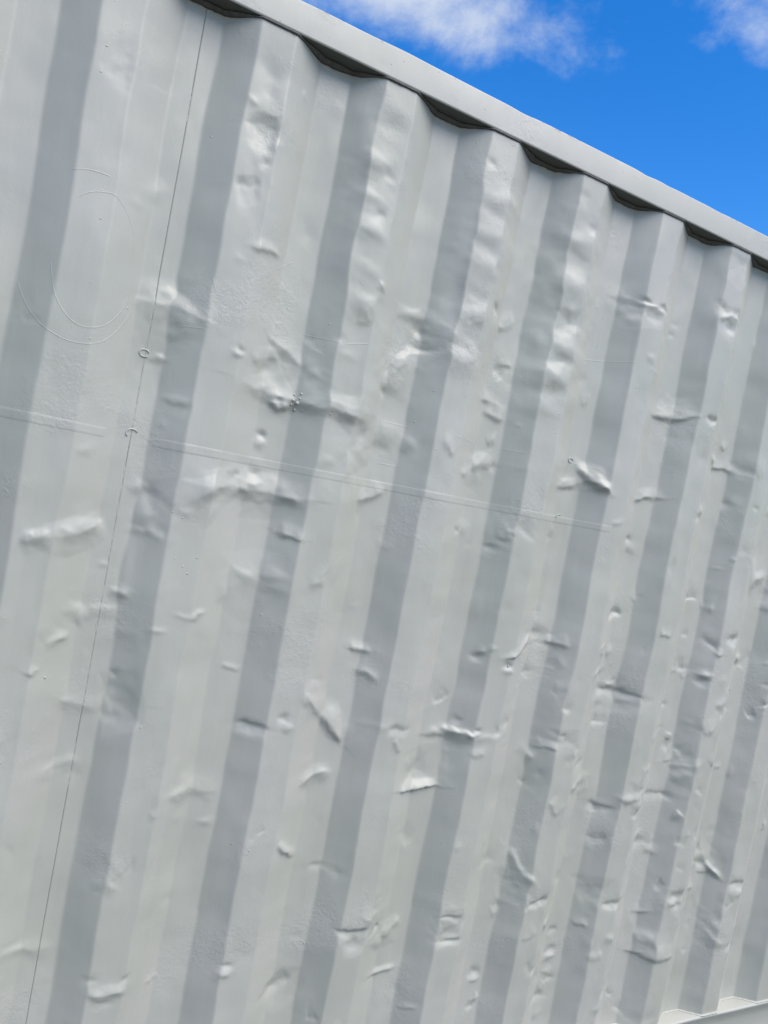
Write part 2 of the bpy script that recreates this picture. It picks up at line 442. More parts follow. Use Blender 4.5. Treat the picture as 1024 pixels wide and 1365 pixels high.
# creases: [(x, z), ...], reach above, reach below, depth in mm
CREASES = [([(-0.2823,2.3157),
 (-0.2524,2.3149),
 (-0.2121,2.3197)],0.0549,0.0206,1.19),
 ([(-0.0096,2.3194),
 (0.0244,2.3283),
 (0.0681,2.3243)],0.018,0.0601,5.94),
 ([(-0.0053,2.1972),
 (0.0245,2.2033),
 (0.0513,2.2114)],0.0151,0.0393,5.52),
 ([(0.4006,1.8811),
 (0.4377,1.9347),
 (0.4763,1.986)],0.0379,0.0586,-5.28),
 ([(0.6784,2.1076),
 (0.7141,2.11),
 (0.7402,2.1264)],0.0295,0.0166,-3.3),
 ([(0.7057,2.0116),
 (0.7482,2.0165)],0.0149,0.0075,-1.84),
 ([(0.6723,1.9242),
 (0.7042,1.9222),
 (0.7379,1.9149)],0.0222,0.0166,-3.3),
 ([(0.6844,1.8919),
 (0.7161,1.8914),
 (0.7536,1.8882)],0.026,0.013,-4.62),
 ([(0.6723,1.7525),
 (0.7078,1.7628),
 (0.7528,1.7655)],0.0261,0.0112,-3.96),
 ([(1.0985,2.2673),
 (1.1413,2.2754),
 (1.1888,2.2702)],0.0102,0.0142,-4.6),
 ([(1.3654,2.489),
 (1.4177,2.4969),
 (1.4848,2.4938)],0.0129,0.0279,8.28),
 ([(1.3782,2.3081),
 (1.4214,2.3243),
 (1.4789,2.3182)],0.0108,0.0194,-5.52),
 ([(1.2227,2.0035),
 (1.2942,2.0127),
 (1.391,2.0292)],0.0255,0.0127,-4.62),
 ([(1.4064,2.0304),
 (1.4626,2.0247)],0.011,0.011,4.6),
 ([(1.497,1.909),
 (1.5459,1.9113),
 (1.6167,1.9014)],0.0315,0.009,-5.28),
 ([(1.0083,1.8145),
 (1.0587,1.7831),
 (1.1131,1.7616)],0.0183,0.0142,-11.96),
 ([(0.9417,1.7527),
 (0.9823,1.7537),
 (1.0247,1.7711)],0.0199,0.012,-5.52),
 ([(1.2268,1.7574),
 (1.2714,1.7754),
 (1.3442,1.783)],0.0213,0.0085,-6.44),
 ([(1.7764,1.5555),
 (1.8084,1.5927),
 (1.8669,1.6187)],0.024,0.024,-7.36),
 ([(-0.151,1.9366),
 (-0.1133,1.9373),
 (-0.0712,1.9347),
 (-0.0351,1.93),
 (0.0,1.9186)],0.0385,0.0682,-4.75),
 ([(0.1151,1.9437),
 (0.1457,1.9219),
 (0.2035,1.8854),
 (0.2406,1.8733),
 (0.2795,1.8562)],0.0226,0.0581,-5.28),
 ([(0.0668,1.8251),
 (0.1122,1.8218),
 (0.1491,1.8177),
 (0.1807,1.8105),
 (0.2113,1.811),
 (0.2411,1.8095),
 (0.2861,1.8063),
 (0.3599,1.8038),
 (0.4081,1.8004)],0.0422,0.026,-7.92),
 ([(0.1524,1.8009),
 (0.1781,1.789),
 (0.2029,1.801)],0.0113,0.0097,-7.36),
 ([(0.0014,1.5566),
 (0.035,1.5729),
 (0.0742,1.5967),
 (0.1203,1.6062),
 (0.1666,1.6044),
 (0.2142,1.6025),
 (0.2874,1.6029)],0.0414,0.0191,-7.92),
 ([(0.3873,1.6174),
 (0.4236,1.6355),
 (0.4675,1.6585)],0.0243,0.0122,-4.62),
 ([(-0.2771,1.4337),
 (-0.2479,1.4491),
 (-0.2137,1.4611)],0.0129,0.0343,-5.96),
 ([(-0.2154,1.4638),
 (-0.193,1.4714),
 (-0.1788,1.4661),
 (-0.1558,1.4738),
 (-0.1266,1.4958)],0.0219,0.035,-5.23),
 ([(-0.2069,1.2456),
 (-0.1826,1.2576),
 (-0.1583,1.2728)],0.0206,0.0118,-2.38),
 ([(-0.1426,1.3097),
 (-0.107,1.319),
 (-0.0655,1.3243)],0.006,0.018,-1.99),
 ([(-0.1831,1.144),
 (-0.1448,1.1305),
 (-0.1066,1.1227),
 (-0.0678,1.1254)],0.0197,0.0197,-3.33),
 ([(0.0233,1.3295),
 (0.0529,1.3259),
 (0.0887,1.3259)],0.0063,0.0079,-1.99),
 ([(0.2144,1.5303),
 (0.2428,1.5261),
 (0.2774,1.5193)],0.0249,0.0066,-5.28),
 ([(0.3016,1.4144),
 (0.3292,1.4294),
 (0.3537,1.4716)],0.0205,0.0171,-2.64),
 ([(0.4448,1.2833),
 (0.4723,1.2816),
 (0.5041,1.2802)],0.0125,0.0071,-6.44),
 ([(0.4664,1.2349),
 (0.4985,1.2312),
 (0.5363,1.2224)],0.0234,0.018,-3.96),
 ([(0.151,1.2205),
 (0.2009,1.2184)],0.0066,0.005,-2.3),
 ([(0.2045,1.1004),
 (0.2408,1.0962),
 (0.2844,1.0936)],0.0084,0.0236,5.52),
 ([(0.333,1.1912),
 (0.3737,1.1512),
 (0.4113,1.1119)],0.0279,0.0175,-3.3),
 ([(0.3969,1.1274),
 (0.4389,1.0876),
 (0.4838,1.0468)],0.0356,0.0089,-6.6),
 ([(0.8631,1.2905),
 (0.8991,1.3008),
 (0.9232,1.3124),
 (0.9496,1.3363),
 (0.9792,1.3587)],0.012,0.01,-6.44),
 ([(1.0147,1.339),
 (1.0462,1.3372),
 (1.087,1.3422)],0.0206,0.0082,-7.36),
 ([(0.571,1.0971),
 (0.6402,1.0946)],0.0094,0.015,3.68),
 ([(0.7423,1.0945),
 (0.7845,1.0874),
 (0.8354,1.0862)],0.0097,0.0312,-9.2),
 ([(1.2105,1.4259),
 (1.2444,1.4375),
 (1.285,1.4369)],0.015,0.0129,6.44),
 ([(1.2407,1.2154),
 (1.298,1.2156),
 (1.3986,1.2063)],0.0087,0.0197,7.36),
 ([(1.6808,1.4065),
 (1.7347,1.4011),
 (1.7784,1.4092)],0.0119,0.0214,6.44),
 ([(1.6968,1.1797),
 (1.7377,1.217),
 (1.7686,1.2544)],0.0216,0.0216,-3.68),
 ([(1.5033,0.9048),
 (1.594,0.9002)],0.0094,0.0212,3.68),
 ([(1.5823,0.9988),
 (1.6382,0.9985),
 (1.6886,1.0102)],0.0189,0.0166,-4.6),
 ([(1.2872,0.8861),
 (1.3237,0.8783),
 (1.3775,0.8743)],0.0111,0.0223,4.6),
 ([(-0.1818,0.9853),
 (-0.137,0.9968),
 (-0.0838,1.0085)],0.0136,0.0226,-2.65),
 ([(-0.0105,0.534),
 (0.0273,0.5348),
 (0.0743,0.5409)],0.0146,0.0162,-5.3),
 ([(0.1163,0.5198),
 (0.1331,0.5407)],0.0084,0.0084,-2.65),
 ([(-0.1918,0.6264),
 (-0.1323,0.6248),
 (-0.0722,0.6171)],0.0123,0.0277,-2.32),
 ([(0.0815,0.9445),
 (0.1362,0.9465),
 (0.2078,0.938)],0.0247,0.0214,-3.33),
 ([(0.3747,0.9602),
 (0.4161,0.9754),
 (0.468,0.9819)],0.0196,0.032,-6.44),
 ([(0.3516,0.8362),
 (0.3747,0.8102),
 (0.4031,0.7871)],0.0088,0.0088,-6.44),
 ([(0.3946,0.442),
 (0.4232,0.4646),
 (0.4558,0.489)],0.0164,0.0218,5.52),
 ([(0.5329,0.6138),
 (0.5727,0.6038),
 (0.6299,0.6032)],0.0075,0.015,7.36),
 ([(0.6318,0.5744),
 (0.6615,0.6017)],0.0096,0.0115,5.52),
 ([(0.6604,0.4574),
 (0.7053,0.4646),
 (0.7504,0.4661)],0.0117,0.0078,-5.52),
 ([(0.4451,0.7537),
 (0.5301,0.7437)],0.0093,0.0185,2.76),
 ([(0.6407,0.9458),
 (0.6955,0.939),
 (0.7387,0.9419),
 (0.7804,0.9449)],0.0213,0.0058,-11.04),
 ([(1.0307,0.7628),
 (1.0622,0.7272),
 (1.0852,0.6959),
 (1.1208,0.6782)],0.0106,0.0552,-7.36),
 ([(1.1015,0.6073),
 (1.1472,0.6137),
 (1.1844,0.6363)],0.013,0.0151,7.36),
 ([(0.819,0.6106),
 (0.9079,0.5974)],0.0082,0.0102,3.68),
 ([(0.8211,0.5504),
 (0.9135,0.5416)],0.0082,0.0144,4.6),
 ([(0.6784,0.5516),
 (0.7092,0.5771),
 (0.7369,0.5994)],0.0195,0.0195,-5.52),
 ([(1.8507,0.6725),
 (1.8855,0.64),
 (1.9176,0.6174)],0.0101,0.0101,-10.12),
 ([(1.7975,0.8041),
 (1.7995,0.7499),
 (1.8007,0.6981)],0.0099,0.0099,3.68),
 ([(1.9358,0.6058),
 (1.9959,0.6035),
 (2.0521,0.5938)],0.0103,0.0232,6.44),
 ([(1.5631,0.4117),
 (1.654,0.3953),
 (1.7045,0.3912),
 (1.7561,0.3871)],0.0368,0.0123,-5.94),
 ([(1.3875,0.5912),
 (1.432,0.5802),
 (1.4716,0.5903)],0.0115,0.0161,5.52),
 ([(1.5609,0.234),
 (1.6152,0.1962),
 (1.6651,0.178),
 (1.6992,0.1966),
 (1.7325,0.196)],0.0245,0.0122,7.36),
 ([(1.8601,0.4718),
 (1.9334,0.418),
 (1.9807,0.4073)],0.0128,0.0307,-4.6)]
# angular dents: a peak, the corners of its outline, depth in mm
FACETS = [((0.1632, 1.8834), [(0.113, 1.9463), (0.2052, 1.8858), (0.2133, 1.818), (0.1494, 1.8162), (0.0722, 1.8217), (0.091, 1.8919)], 6.4799999999999995),
 ((-0.074, 1.9339), [(-0.1507, 1.9352), (-0.091, 1.9732), (0.0076, 1.9191), (-0.0045, 1.8597), (-0.0809, 1.8328), (-0.121, 1.8592)], -6.4799999999999995),
 ((0.4776, 2.0351), [(0.4374, 2.0725), (0.4853, 2.0825), (0.5435, 2.0529), (0.5351, 1.9976), (0.5006, 1.9677), (0.4594, 1.9261), (0.43, 1.9707)], 6.4799999999999995),
 ((0.4668, 1.9836), [(0.5351, 1.9976), (0.4879, 1.933), (0.4738, 1.8598), (0.405, 1.8787), (0.4056, 1.9303), (0.4538, 1.9976)], -5.76),
 ((0.0744, 1.5952), [(-0.0062, 1.5998), (0.083, 1.6345), (0.1375, 1.6011), (0.0963, 1.5624), (0.0588, 1.5093), (0.0022, 1.5521)], -5.76),
 ((0.1695, 1.6065), [(0.099, 1.6342), (0.2116, 1.6512), (0.2906, 1.6051), (0.2134, 1.5532), (0.1319, 1.544)], -4.32),
 ((-0.172, 1.4656), [(-0.2331, 1.477), (-0.1846, 1.5017), (-0.1263, 1.4943), (-0.1334, 1.437), (-0.1833, 1.4115), (-0.271, 1.4346)], -5.04),
 ((0.4506, 1.086), [(0.3415, 1.1847), (0.4529, 1.1503), (0.4838, 1.0468), (0.4367, 1.0608), (0.3996, 1.1046)], -5.76),
 ((0.7793, 1.0601), [(0.677, 1.0725), (0.7472, 1.0926), (0.8532, 1.0904), (0.8449, 1.0249), (0.7914, 0.9564), (0.7245, 1.0058)], 5.76),
 ((0.6959, 0.9868), [(0.6258, 1.0344), (0.7514, 1.054), (0.7868, 0.9467), (0.6453, 0.9439)], 4.32),
 ((1.0647, 0.6637), [(1.0323, 0.7669), (1.1203, 0.6804), (1.1488, 0.6287), (1.0914, 0.6062), (1.0376, 0.6177), (1.0106, 0.6891)], 6.4799999999999995),
 ((1.6344, 0.4074), [(1.539, 0.5465), (1.6783, 0.5084), (1.7631, 0.3862), (1.6752, 0.378), (1.5579, 0.4076)], -5.76),
 ((1.8625, 0.6567), [(1.7691, 0.8175), (1.9003, 0.6992), (1.9282, 0.6064), (1.8337, 0.6339)], -5.76),
 ((1.9375, 0.4532), [(1.8249, 0.5676), (1.9738, 0.5286), (2.0491, 0.4044), (1.9504, 0.3853), (1.8601, 0.4718)], -3.5999999999999996),
 ((1.0577, 1.787), [(0.9914, 1.8394), (1.0794, 1.8276), (1.1189, 1.7605), (1.0531, 1.7536), (0.9882, 1.7507), (0.9384, 1.766)], -5.76),
 ((0.9961, 1.3316), [(0.9693, 1.3681), (1.0269, 1.3625), (1.0673, 1.316), (0.9959, 1.2603), (0.9174, 1.306)], 5.76),
 ((1.0954, 2.2583), [(0.9896, 2.2679), (1.1936, 2.2944), (1.1689, 2.2173), (1.0625, 2.1968)], 4.32),
 ((1.3101, 2.0097), [(1.2177, 2.0423), (1.3451, 2.0798), (1.3975, 2.0285), (1.3148, 1.9935), (1.2123, 1.9992)], -5.76),
 ((1.4363, 2.4897), [(1.3497, 2.4883), (1.4835, 2.5197), (1.4953, 2.4816), (1.4457, 2.4054), (1.3673, 2.4296)], 6.4799999999999995),
 ((1.4298, 2.3179), [(1.3618, 2.3422), (1.4653, 2.3628), (1.498, 2.3101), (1.4421, 2.2556), (1.3748, 2.2769)], 4.32),
 ((0.6979, 1.7573), [(0.6515, 1.7855), (0.7487, 1.8119), (0.7514, 1.7615), (0.7255, 1.6872), (0.6648, 1.7086)], -4.32),
 ((0.0354, 2.3116), [(-0.0137, 2.3251), (0.0695, 2.3584), (0.0842, 2.3076), (0.0382, 2.2552), (-0.0026, 2.2819)], 5.04),
 ((0.5898, 0.5793), [(0.5325, 0.6157), (0.6379, 0.6042), (0.6426, 0.5425), (0.5684, 0.5367)], 4.32),
 ((0.4281, 0.4584), [(0.3703, 0.4369), (0.4336, 0.5067), (0.4958, 0.4979), (0.4926, 0.417), (0.4377, 0.3895)], 4.32),
 ((0.8545, 0.5747), [(0.8074, 0.6117), (0.9191, 0.6003), (0.8976, 0.5598), (0.8341, 0.5428)], 4.32),
 ((0.3528, 1.748), [(0.2566, 1.8196), (0.4172, 1.8213), (0.4838, 1.7213), (0.4052, 1.5857), (0.2918, 1.6439)], 5.76),
 ((-0.0471, 1.5548), [(-0.0916, 1.5878), (-0.0009, 1.6039), (0.0061, 1.5218), (-0.0538, 1.4672), (-0.0881, 1.5255)], 5.76),
 ((-0.0478, 1.1337), [(-0.0964, 1.1959), (-0.0152, 1.2158), (0.0119, 1.1011), (-0.0597, 1.0594)], 5.76),
 ((0.1721, 1.4167), [(0.1056, 1.4683), (0.2301, 1.4846), (0.2678, 1.3973), (0.1912, 1.3153), (0.1102, 1.3648)], -4.32),
 ((0.6798, 0.5649), [(0.6417, 0.5464), (0.6615, 0.6017), (0.7409, 0.6009), (0.74, 0.5343), (0.6782, 0.5226)], -3.5999999999999996),
 ((1.7189, 0.5772), [(1.6571, 0.6188), (1.7604, 0.6102), (1.7964, 0.5455), (1.7404, 0.5019), (1.678, 0.5447)], 5.04),
 ((1.3253, 1.2013), [(1.2312, 1.2301), (1.3734, 1.2432), (1.4417, 1.1945), (1.3442, 1.1312), (1.2368, 1.1547)], 3.5999999999999996),
 ((0.5891, 2.0383), [(0.5183, 2.0725), (0.6201, 2.0916), (0.6463, 2.026), (0.5825, 1.9738), (0.5371, 2.007)], 4.32),
 ((0.8722, 2.1569), [(0.8173, 2.1798), (0.9099, 2.2059), (0.9302, 2.1571), (0.8724, 2.1069), (0.8274, 2.1199)], 4.32),
 ((0.859, 2.013), [(0.8202, 2.0419), (0.8942, 2.07), (0.9034, 2.0042), (0.8587, 1.9648), (0.8244, 1.9857)], -3.5999999999999996),
 ((1.1328, 1.0778), [(1.0711, 1.1125), (1.1788, 1.1104), (1.2008, 1.0463), (1.1035, 1.0353)], 3.5999999999999996),
 ((1.6279, 0.9537), [(1.53, 1.013), (1.6926, 1.0197), (1.7107, 0.8995), (1.5895, 0.8932)], -3.5999999999999996),
 ((1.3622, 0.6207), [(1.2772, 0.6724), (1.4377, 0.6714), (1.4785, 0.5757), (1.3505, 0.5541)], 3.5999999999999996),
 ((1.797, 1.6058), [(1.7064, 1.6662), (1.846, 1.6842), (1.9017, 1.5687), (1.7836, 1.5323)], -4.32)]
# places where a corrugation has been knocked sideways: x, z, rx, rz, shift in mm (+ to the right)
SHIFTS = [(0.2449,2.4092,0.0246,0.048,-8.0),
 (0.2681,2.1587,0.0248,0.0651,-6.0),
 (0.5227,2.3276,0.0245,0.1042,-7.0),
 (0.5404,2.1404,0.0205,0.0703,7.0),
 (0.8253,2.1478,0.0285,0.0756,6.0),
 (0.4638,1.8139,0.0275,0.0384,8.0),
 (-0.0793,1.4063,0.0173,0.0605,-8.0),
 (-0.0619,1.5145,0.0203,0.0212,-7.0)]
_r = np.random.default_rng(23)
SMALL = [(_r.uniform(-.5, 2.6), _r.uniform(ZB+.06, ZT-.08), _r.uniform(.006, .022), _r.uniform(.006, .02),
          _r.choice([-1, 1])*_r.uniform(.4, 1.9)) for _ in range(190)]

# short scuffs and kinks, thicker on the far half of the wall
for _i in range(85):
    _x = _r.choice([_r.uniform(-.4, 2.4), _r.uniform(.6, 2.2)]); _z = _r.uniform(ZB+.1, 2.1)
    _l = _r.uniform(.012, .045); _a = _r.normal(0, .5)
    _p = [(_x + _l*k*math.cos(_a), _z + _l*k*math.sin(_a) + _r.normal(0, .004)) for k in (-1, 0, 1)]
    CREASES.append((_p, _r.uniform(.010, .030), _r.uniform(.005, .018), float(_r.choice([-1, -1, 1])*_r.uniform(1.2, 3.8))))
for _i in range(55):
    _x = _r.uniform(1.0, 2.3); _z = _r.uniform(ZB+.1, 1.35)
    _l = _r.uniform(.010, .040); _a = _r.normal(.2, .8)
    _p = [(_x + _l*k*math.cos(_a), _z + _l*k*math.sin(_a) + _r.normal(0, .006)) for k in (-1, 0, 1)]
    CREASES.append((_p, _r.uniform(.012, .035), _r.uniform(.008, .025), float(_r.choice([-1, 1])*_r.uniform(1.5, 4.2))))

def surf(x, z):
    """y of the painted steel at wall coordinates x, z (flat arrays)"""
    x = np.asarray(x, float); z = np.asarray(z, float)
    edge = np.clip((ZT - z)/.10, 0, 1)*np.clip((z - ZB)/.08, 0, 1)     # the welded edges stay straight
    edge = edge*edge*(3-2*edge)
    wx = x + (vnoise(x, z, .045, .045, 51)*.0050 + vnoise(x, z, .016, .016, 52)*.0012)
    wz = z + (vnoise(x, z, .050, .040, 53)*.0050 + vnoise(x, z, .015, .015, 54)*.0012)
    act = np.zeros_like(x)
    d = (vnoise(x, z, .22, .30, 3)*.0034 + vnoise(x, z, .085, .11, 4)*.0017 + vnoise(x, z, .055, .26, 7)*.0020 + vnoise(x, z, .034, .045, 5)*.00045)
    for (cx, cz, rx, rz, a) in DENTS + SMALL:
        m = (np.abs(wz-cz) < 2.4*rz) & (np.abs(wx-cx) < 2.4*rx)
        if not m.any(): continue
        xx = (wx[m]-cx)/rx; zz = (wz[m]-cz)/rz
        wob = 1 + .22*np.sin(2.3*xx + 1.7*zz + cx*90) * np.cos(1.9*zz - cz*70)
        e = np.exp(-(xx*xx + zz*zz)*wob)
        d[m] += .001*a*e
        act[m] = np.maximum(act[m], min(1, abs(a)/6)*np.sqrt(e))
    for pts, wu, wd, a in CREASES:
        pts = np.array(pts); W = max(wu*1.25, wd)*2.5+.008
        lo = pts.min(0)-W; hi = pts.max(0)+W
        m = (wx > lo[0]) & (wx < hi[0]) & (wz > lo[1]) & (wz < hi[1])
        if not m.any(): continue
        xm = wx[m]; zm = wz[m]
        best = np.full(xm.shape, 1e9); bt = np.zeros_like(best); bs = np.zeros_like(best); bo = np.zeros_like(best)
        L = 0
        nseg = len(pts)-1
        for i in range(nseg):
            p, q = pts[i], pts[i+1]; v = q-p; l = np.hypot(*v); v = v/l
            n = np.array([-v[1], v[0]])
            if n[1] < 0 or (abs(n[1]) < .05 and n[0] < 0): n = -n
            s = (xm-p[0])*v[0] + (zm-p[1])*v[1]; t = (xm-p[0])*n[0] + (zm-p[1])*n[1]
            sc = np.clip(s, 0, l)
            o = np.abs(s-sc)
            dd = np.hypot(o, t)
            k = dd < best
            best[k] = dd[k]; bt[k] = np.where(t >= 0, 1, -1)[k]; bs[k] = (L+sc)[k]; bo[k] = o[k]
            L += l
        dist = np.sqrt(best**2 + .0012**2) - .0012
        dist = np.abs(dist*bt + vnoise(xm, zm, .018, .018, 11)*.0022 + vnoise(xm, zm, .007, .007, 12)*.0007)
        dist = np.sqrt(dist**2+.0006**2)
        ww = np.where(bt > 0, wu*1.25, wd)*(1+.25*vnoise(xm, zm, .04, .04, 14))
        f = .62*np.clip(1 - dist/ww, 0, 1)**1.25 + .38*np.clip(1 - dist/(ww*2.0), 0, 1)**2
        sn = bs/L
        tap = np.clip(np.minimum(sn, 1-sn)/.28, 0, 1); tap = .12+.88*tap*tap*(3-2*tap)
        tap *= 1 + .30*vnoise(xm, zm, .03, .03, 13)
        d[m] += .001*a*f*tap
        act[m] = np.maximum(act[m], np.sqrt(f)*np.clip(tap, 0, 1))
    for (cx, cz), poly, a in FACETS:
        pl = np.array(poly)
        m = (wx > pl[:, 0].min()) & (wx < pl[:, 0].max()) & (wz > pl[:, 1].min()) & (wz < pl[:, 1].max())
        if not m.any(): continue
        px_ = wx[m]-cx; pz_ = wz[m]-cz
        f = np.zeros_like(px_)
        for i in range(len(pl)):
            ax_, az_ = pl[i]-(cx, cz); bx_, bz_ = pl[(i+1) % len(pl)]-(cx, cz)
            det = ax_*bz_ - az_*bx_
            if abs(det) < 1e-9: continue
            l1 = (px_*bz_ - pz_*bx_)/det; l2 = (ax_*pz_ - az_*px_)/det
            k = (l1 >= 0) & (l2 >= 0)
            f[k] = np.maximum(f[k], np.clip(1 - l1[k] - l2[k], 0, 1))
        f = np.where(f > .9, .9 + (f-.9)*.4, f)**1.1
        d[m] += .001*a*f
        act[m] = np.maximum(act[m], np.clip(f*1.4, 0, .9))
    d += act*(vnoise(x, z, .026, .026, 61)*.0005 + vnoise(x, z, .010, .010, 62)*.0002)
    w = (vnoise(x, z, .14, .22, 1)*.0038 + vnoise(x, z, .12, .05, 17)*.0018*np.clip((x+.2)*1.2, .2, 1) + vnoise(x, z, .1, .07, 2)*.0016)
    for (cx, cz, rx, rz, a) in SHIFTS:
        m = np.abs(z-cz) < 2.6*rz
        m &= np.abs(x-cx) < 2.6*rx
        w[m] += .001*a*np.exp(-((x[m]-cx)/rx)**2 - ((z[m]-cz)/rz)**2)
    w += act*(vnoise(x, z, .05, .04, 71)*.0070 + vnoise(x, z, .02, .018, 72)*.0016)
    y = np.interp(x - w*edge, _t, _prof)
    # a softened limit on how far any point can move
    d = np.tanh(d/.024)*.024
    return y + d*edge

def xs_cols(a, b):
    """column positions: fine where the photograph looks, coarse elsewhere"""
    n = [a]
    while n[-1] < b - 1e-6:
        x = n[-1]
        st = .0027 if -.5 < x < .7 else (.0032 if x < 1.6 and x > -.5 else (.004 if -.5 < x < 2.6 else .009))
        n.append(min(x+st, b))
    if n[-1]-n[-2] < .001: n.pop(-2)
    return np.array(n)

# ------------------------------------------------------------------ setting: ground
gp = 3000.0
g = link('ground', mesh_py('ground', [(-gp, -gp, 0), (gp, -gp, 0), (gp, gp, 0), (-gp, gp, 0)], [(0, 1, 2, 3)]), ground_mat())
g['kind'] = 'structure'

# ------------------------------------------------------------------ the container
root = bpy.data.objects.new('shipping_container', None)
COL.objects.link(root)
root['label'] = 'grey painted steel shipping container with a dented corrugated side and a flat top rail'
root['category'] = 'shipping container'

# side sheets, butted at the weld seams
bounds = [XL+.10] + SEAMS + [XR-.10]
sheets = []
GAP = .00025
for a, b in zip(bounds[:-1], bounds[1:]):
    CURL = {-.108: .004}
    fine = b > -.5 and a < 2.6
    xs = xs_cols(a+(GAP if a in CURL else 0), b-(GAP if b in CURL else 0))
    zs = np.linspace(ZB-.012, ZT+.004, 800 if fine else 180)
    X, Z = np.meshgrid(xs, zs)
    Y = surf(X.ravel(), Z.ravel()).reshape(X.shape)
    # edge of each sheet curls back a little so that the seam reads as a fine dark gap
    P = np.stack([X, Y, Z], -1)
    lead = P[:, :1].copy(); lead[..., 1] += CURL.get(a, .0002)
    tail = P[:, -1:].copy(); tail[..., 1] += CURL.get(b, .0002)
    if a in CURL: P = np.concatenate([lead, P], 1)
    if b in CURL: P = np.concatenate([P, tail], 1)
    o = link('side_sheet', mesh_grid('side_sheet', P), PAINT, root, True)
    sheets.append(o)

def sheet_at(x):
    for (a, b), o in zip(zip(bounds[:-1], bounds[1:]), sheets):
        if a <= x <= b: return o
    return sheets[0]

# weld bead filling parts of each seam
def bead(name, xz, rad, mat, parent, lift=0.0, seed=0, jit=.25):
    xz = np.array(xz); n = len(xz)
    r = np.random.default_rng(seed)
    y = surf(xz[:, 0], xz[:, 1]) - lift
    c = np.stack([xz[:, 0], y, xz[:, 1]], -1)
    tan = np.gradient(c, axis=0); tan /= np.linalg.norm(tan, axis=1)[:, None]
    out_ = np.array([0, -1.0, 0])
    side = np.cross(tan, out_); side /= np.linalg.norm(side, axis=1)[:, None]
    nor = np.cross(side, tan)
    rr = rad*(1 + jit*r.uniform(-1, 1, n)); rr[0] *= .2; rr[-1] *= .2
    K = 6
    rings = []
    for k in range(K+1):
        an = math.pi*2*k/K
        rings.append(c + side*(np.cos(an)*rr)[:, None] + nor*(np.sin(an)*rr*.8)[:, None])
    return link(name, mesh_grid(name, np.stack(rings, 1)), mat, parent, True)

for sx, spans in ((-.108, [(1.66, 1.95), (1.12, 1.62), (.95, 1.05), (2.28, 2.36)]), (1.004, [(1.95, 2.44)]), (2.116, [(.2, 2.4)])):
    for j, (z0, z1) in enumerate(spans):
        zz = np.arange(z0, z1, .007)
        xx = sx + np.random.default_rng(j).normal(0, .0004, len(zz))
        bead('weld_seam', np.stack([xx, zz], -1), .0013, PAINT, sheet_at(sx-.01), -.0009, j, .5)

# painted-over lettering: slabs of old film that stand a millimetre proud under the paint
def patch(name, path, width, h=.0003, closed=False, bev=.0022):
    """path: list of (x, z) along the centre line"""
    p = np.array(path, float)
    t = np.gradient(p, axis=0); t /= np.linalg.norm(t, axis=1)[:, None]
    n = np.stack([-t[:, 1], t[:, 0]], -1)
    r = np.random.default_rng(int(abs(p[0, 0])*1000))
    offs = [(-width/2-bev, -.0006), (-width/2, h), (-width/4, h), (0, h), (width/4, h), (width/2, h), (width/2+bev, -.0006)]
    rows = []
    for o_, l in offs:
        jit = r.normal(0, .00012, (len(p), 1))
        q = p + n*(o_+jit)
        y = surf(q[:, 0], q[:, 1]) - l
        rows.append(np.stack([q[:, 0], y, q[:, 1]], -1))
    G_ = np.stack(rows, 0)
    s_ = np.concatenate([[0], np.cumsum(np.hypot(*np.diff(p, axis=0).T))])
    fade = np.clip(np.minimum(s_, s_[-1]-s_)/(.06 if width > .005 else .012), 0, 1)
    worn = np.clip(.85 + .3*vnoise(s_, s_*0+p[0, 0]*9, .11, 1, 41), .35, 1.1) if width > .005 else 1.0
    G_[..., 1] += ((1-fade*worn)*(h+.0004))[None]
    return link(name, mesh_grid(name, G_), PAINT, sheet_at(p[len(p)//2, 0]), True)

def line_pts(x0, z0, x1, z1, st=.003):
    n = max(3, int(math.hypot(x1-x0, z1-z0)/st))
    return [(x0+(x1-x0)*i/n, z0+(z1-z0)*i/n) for i in range(n+1)]

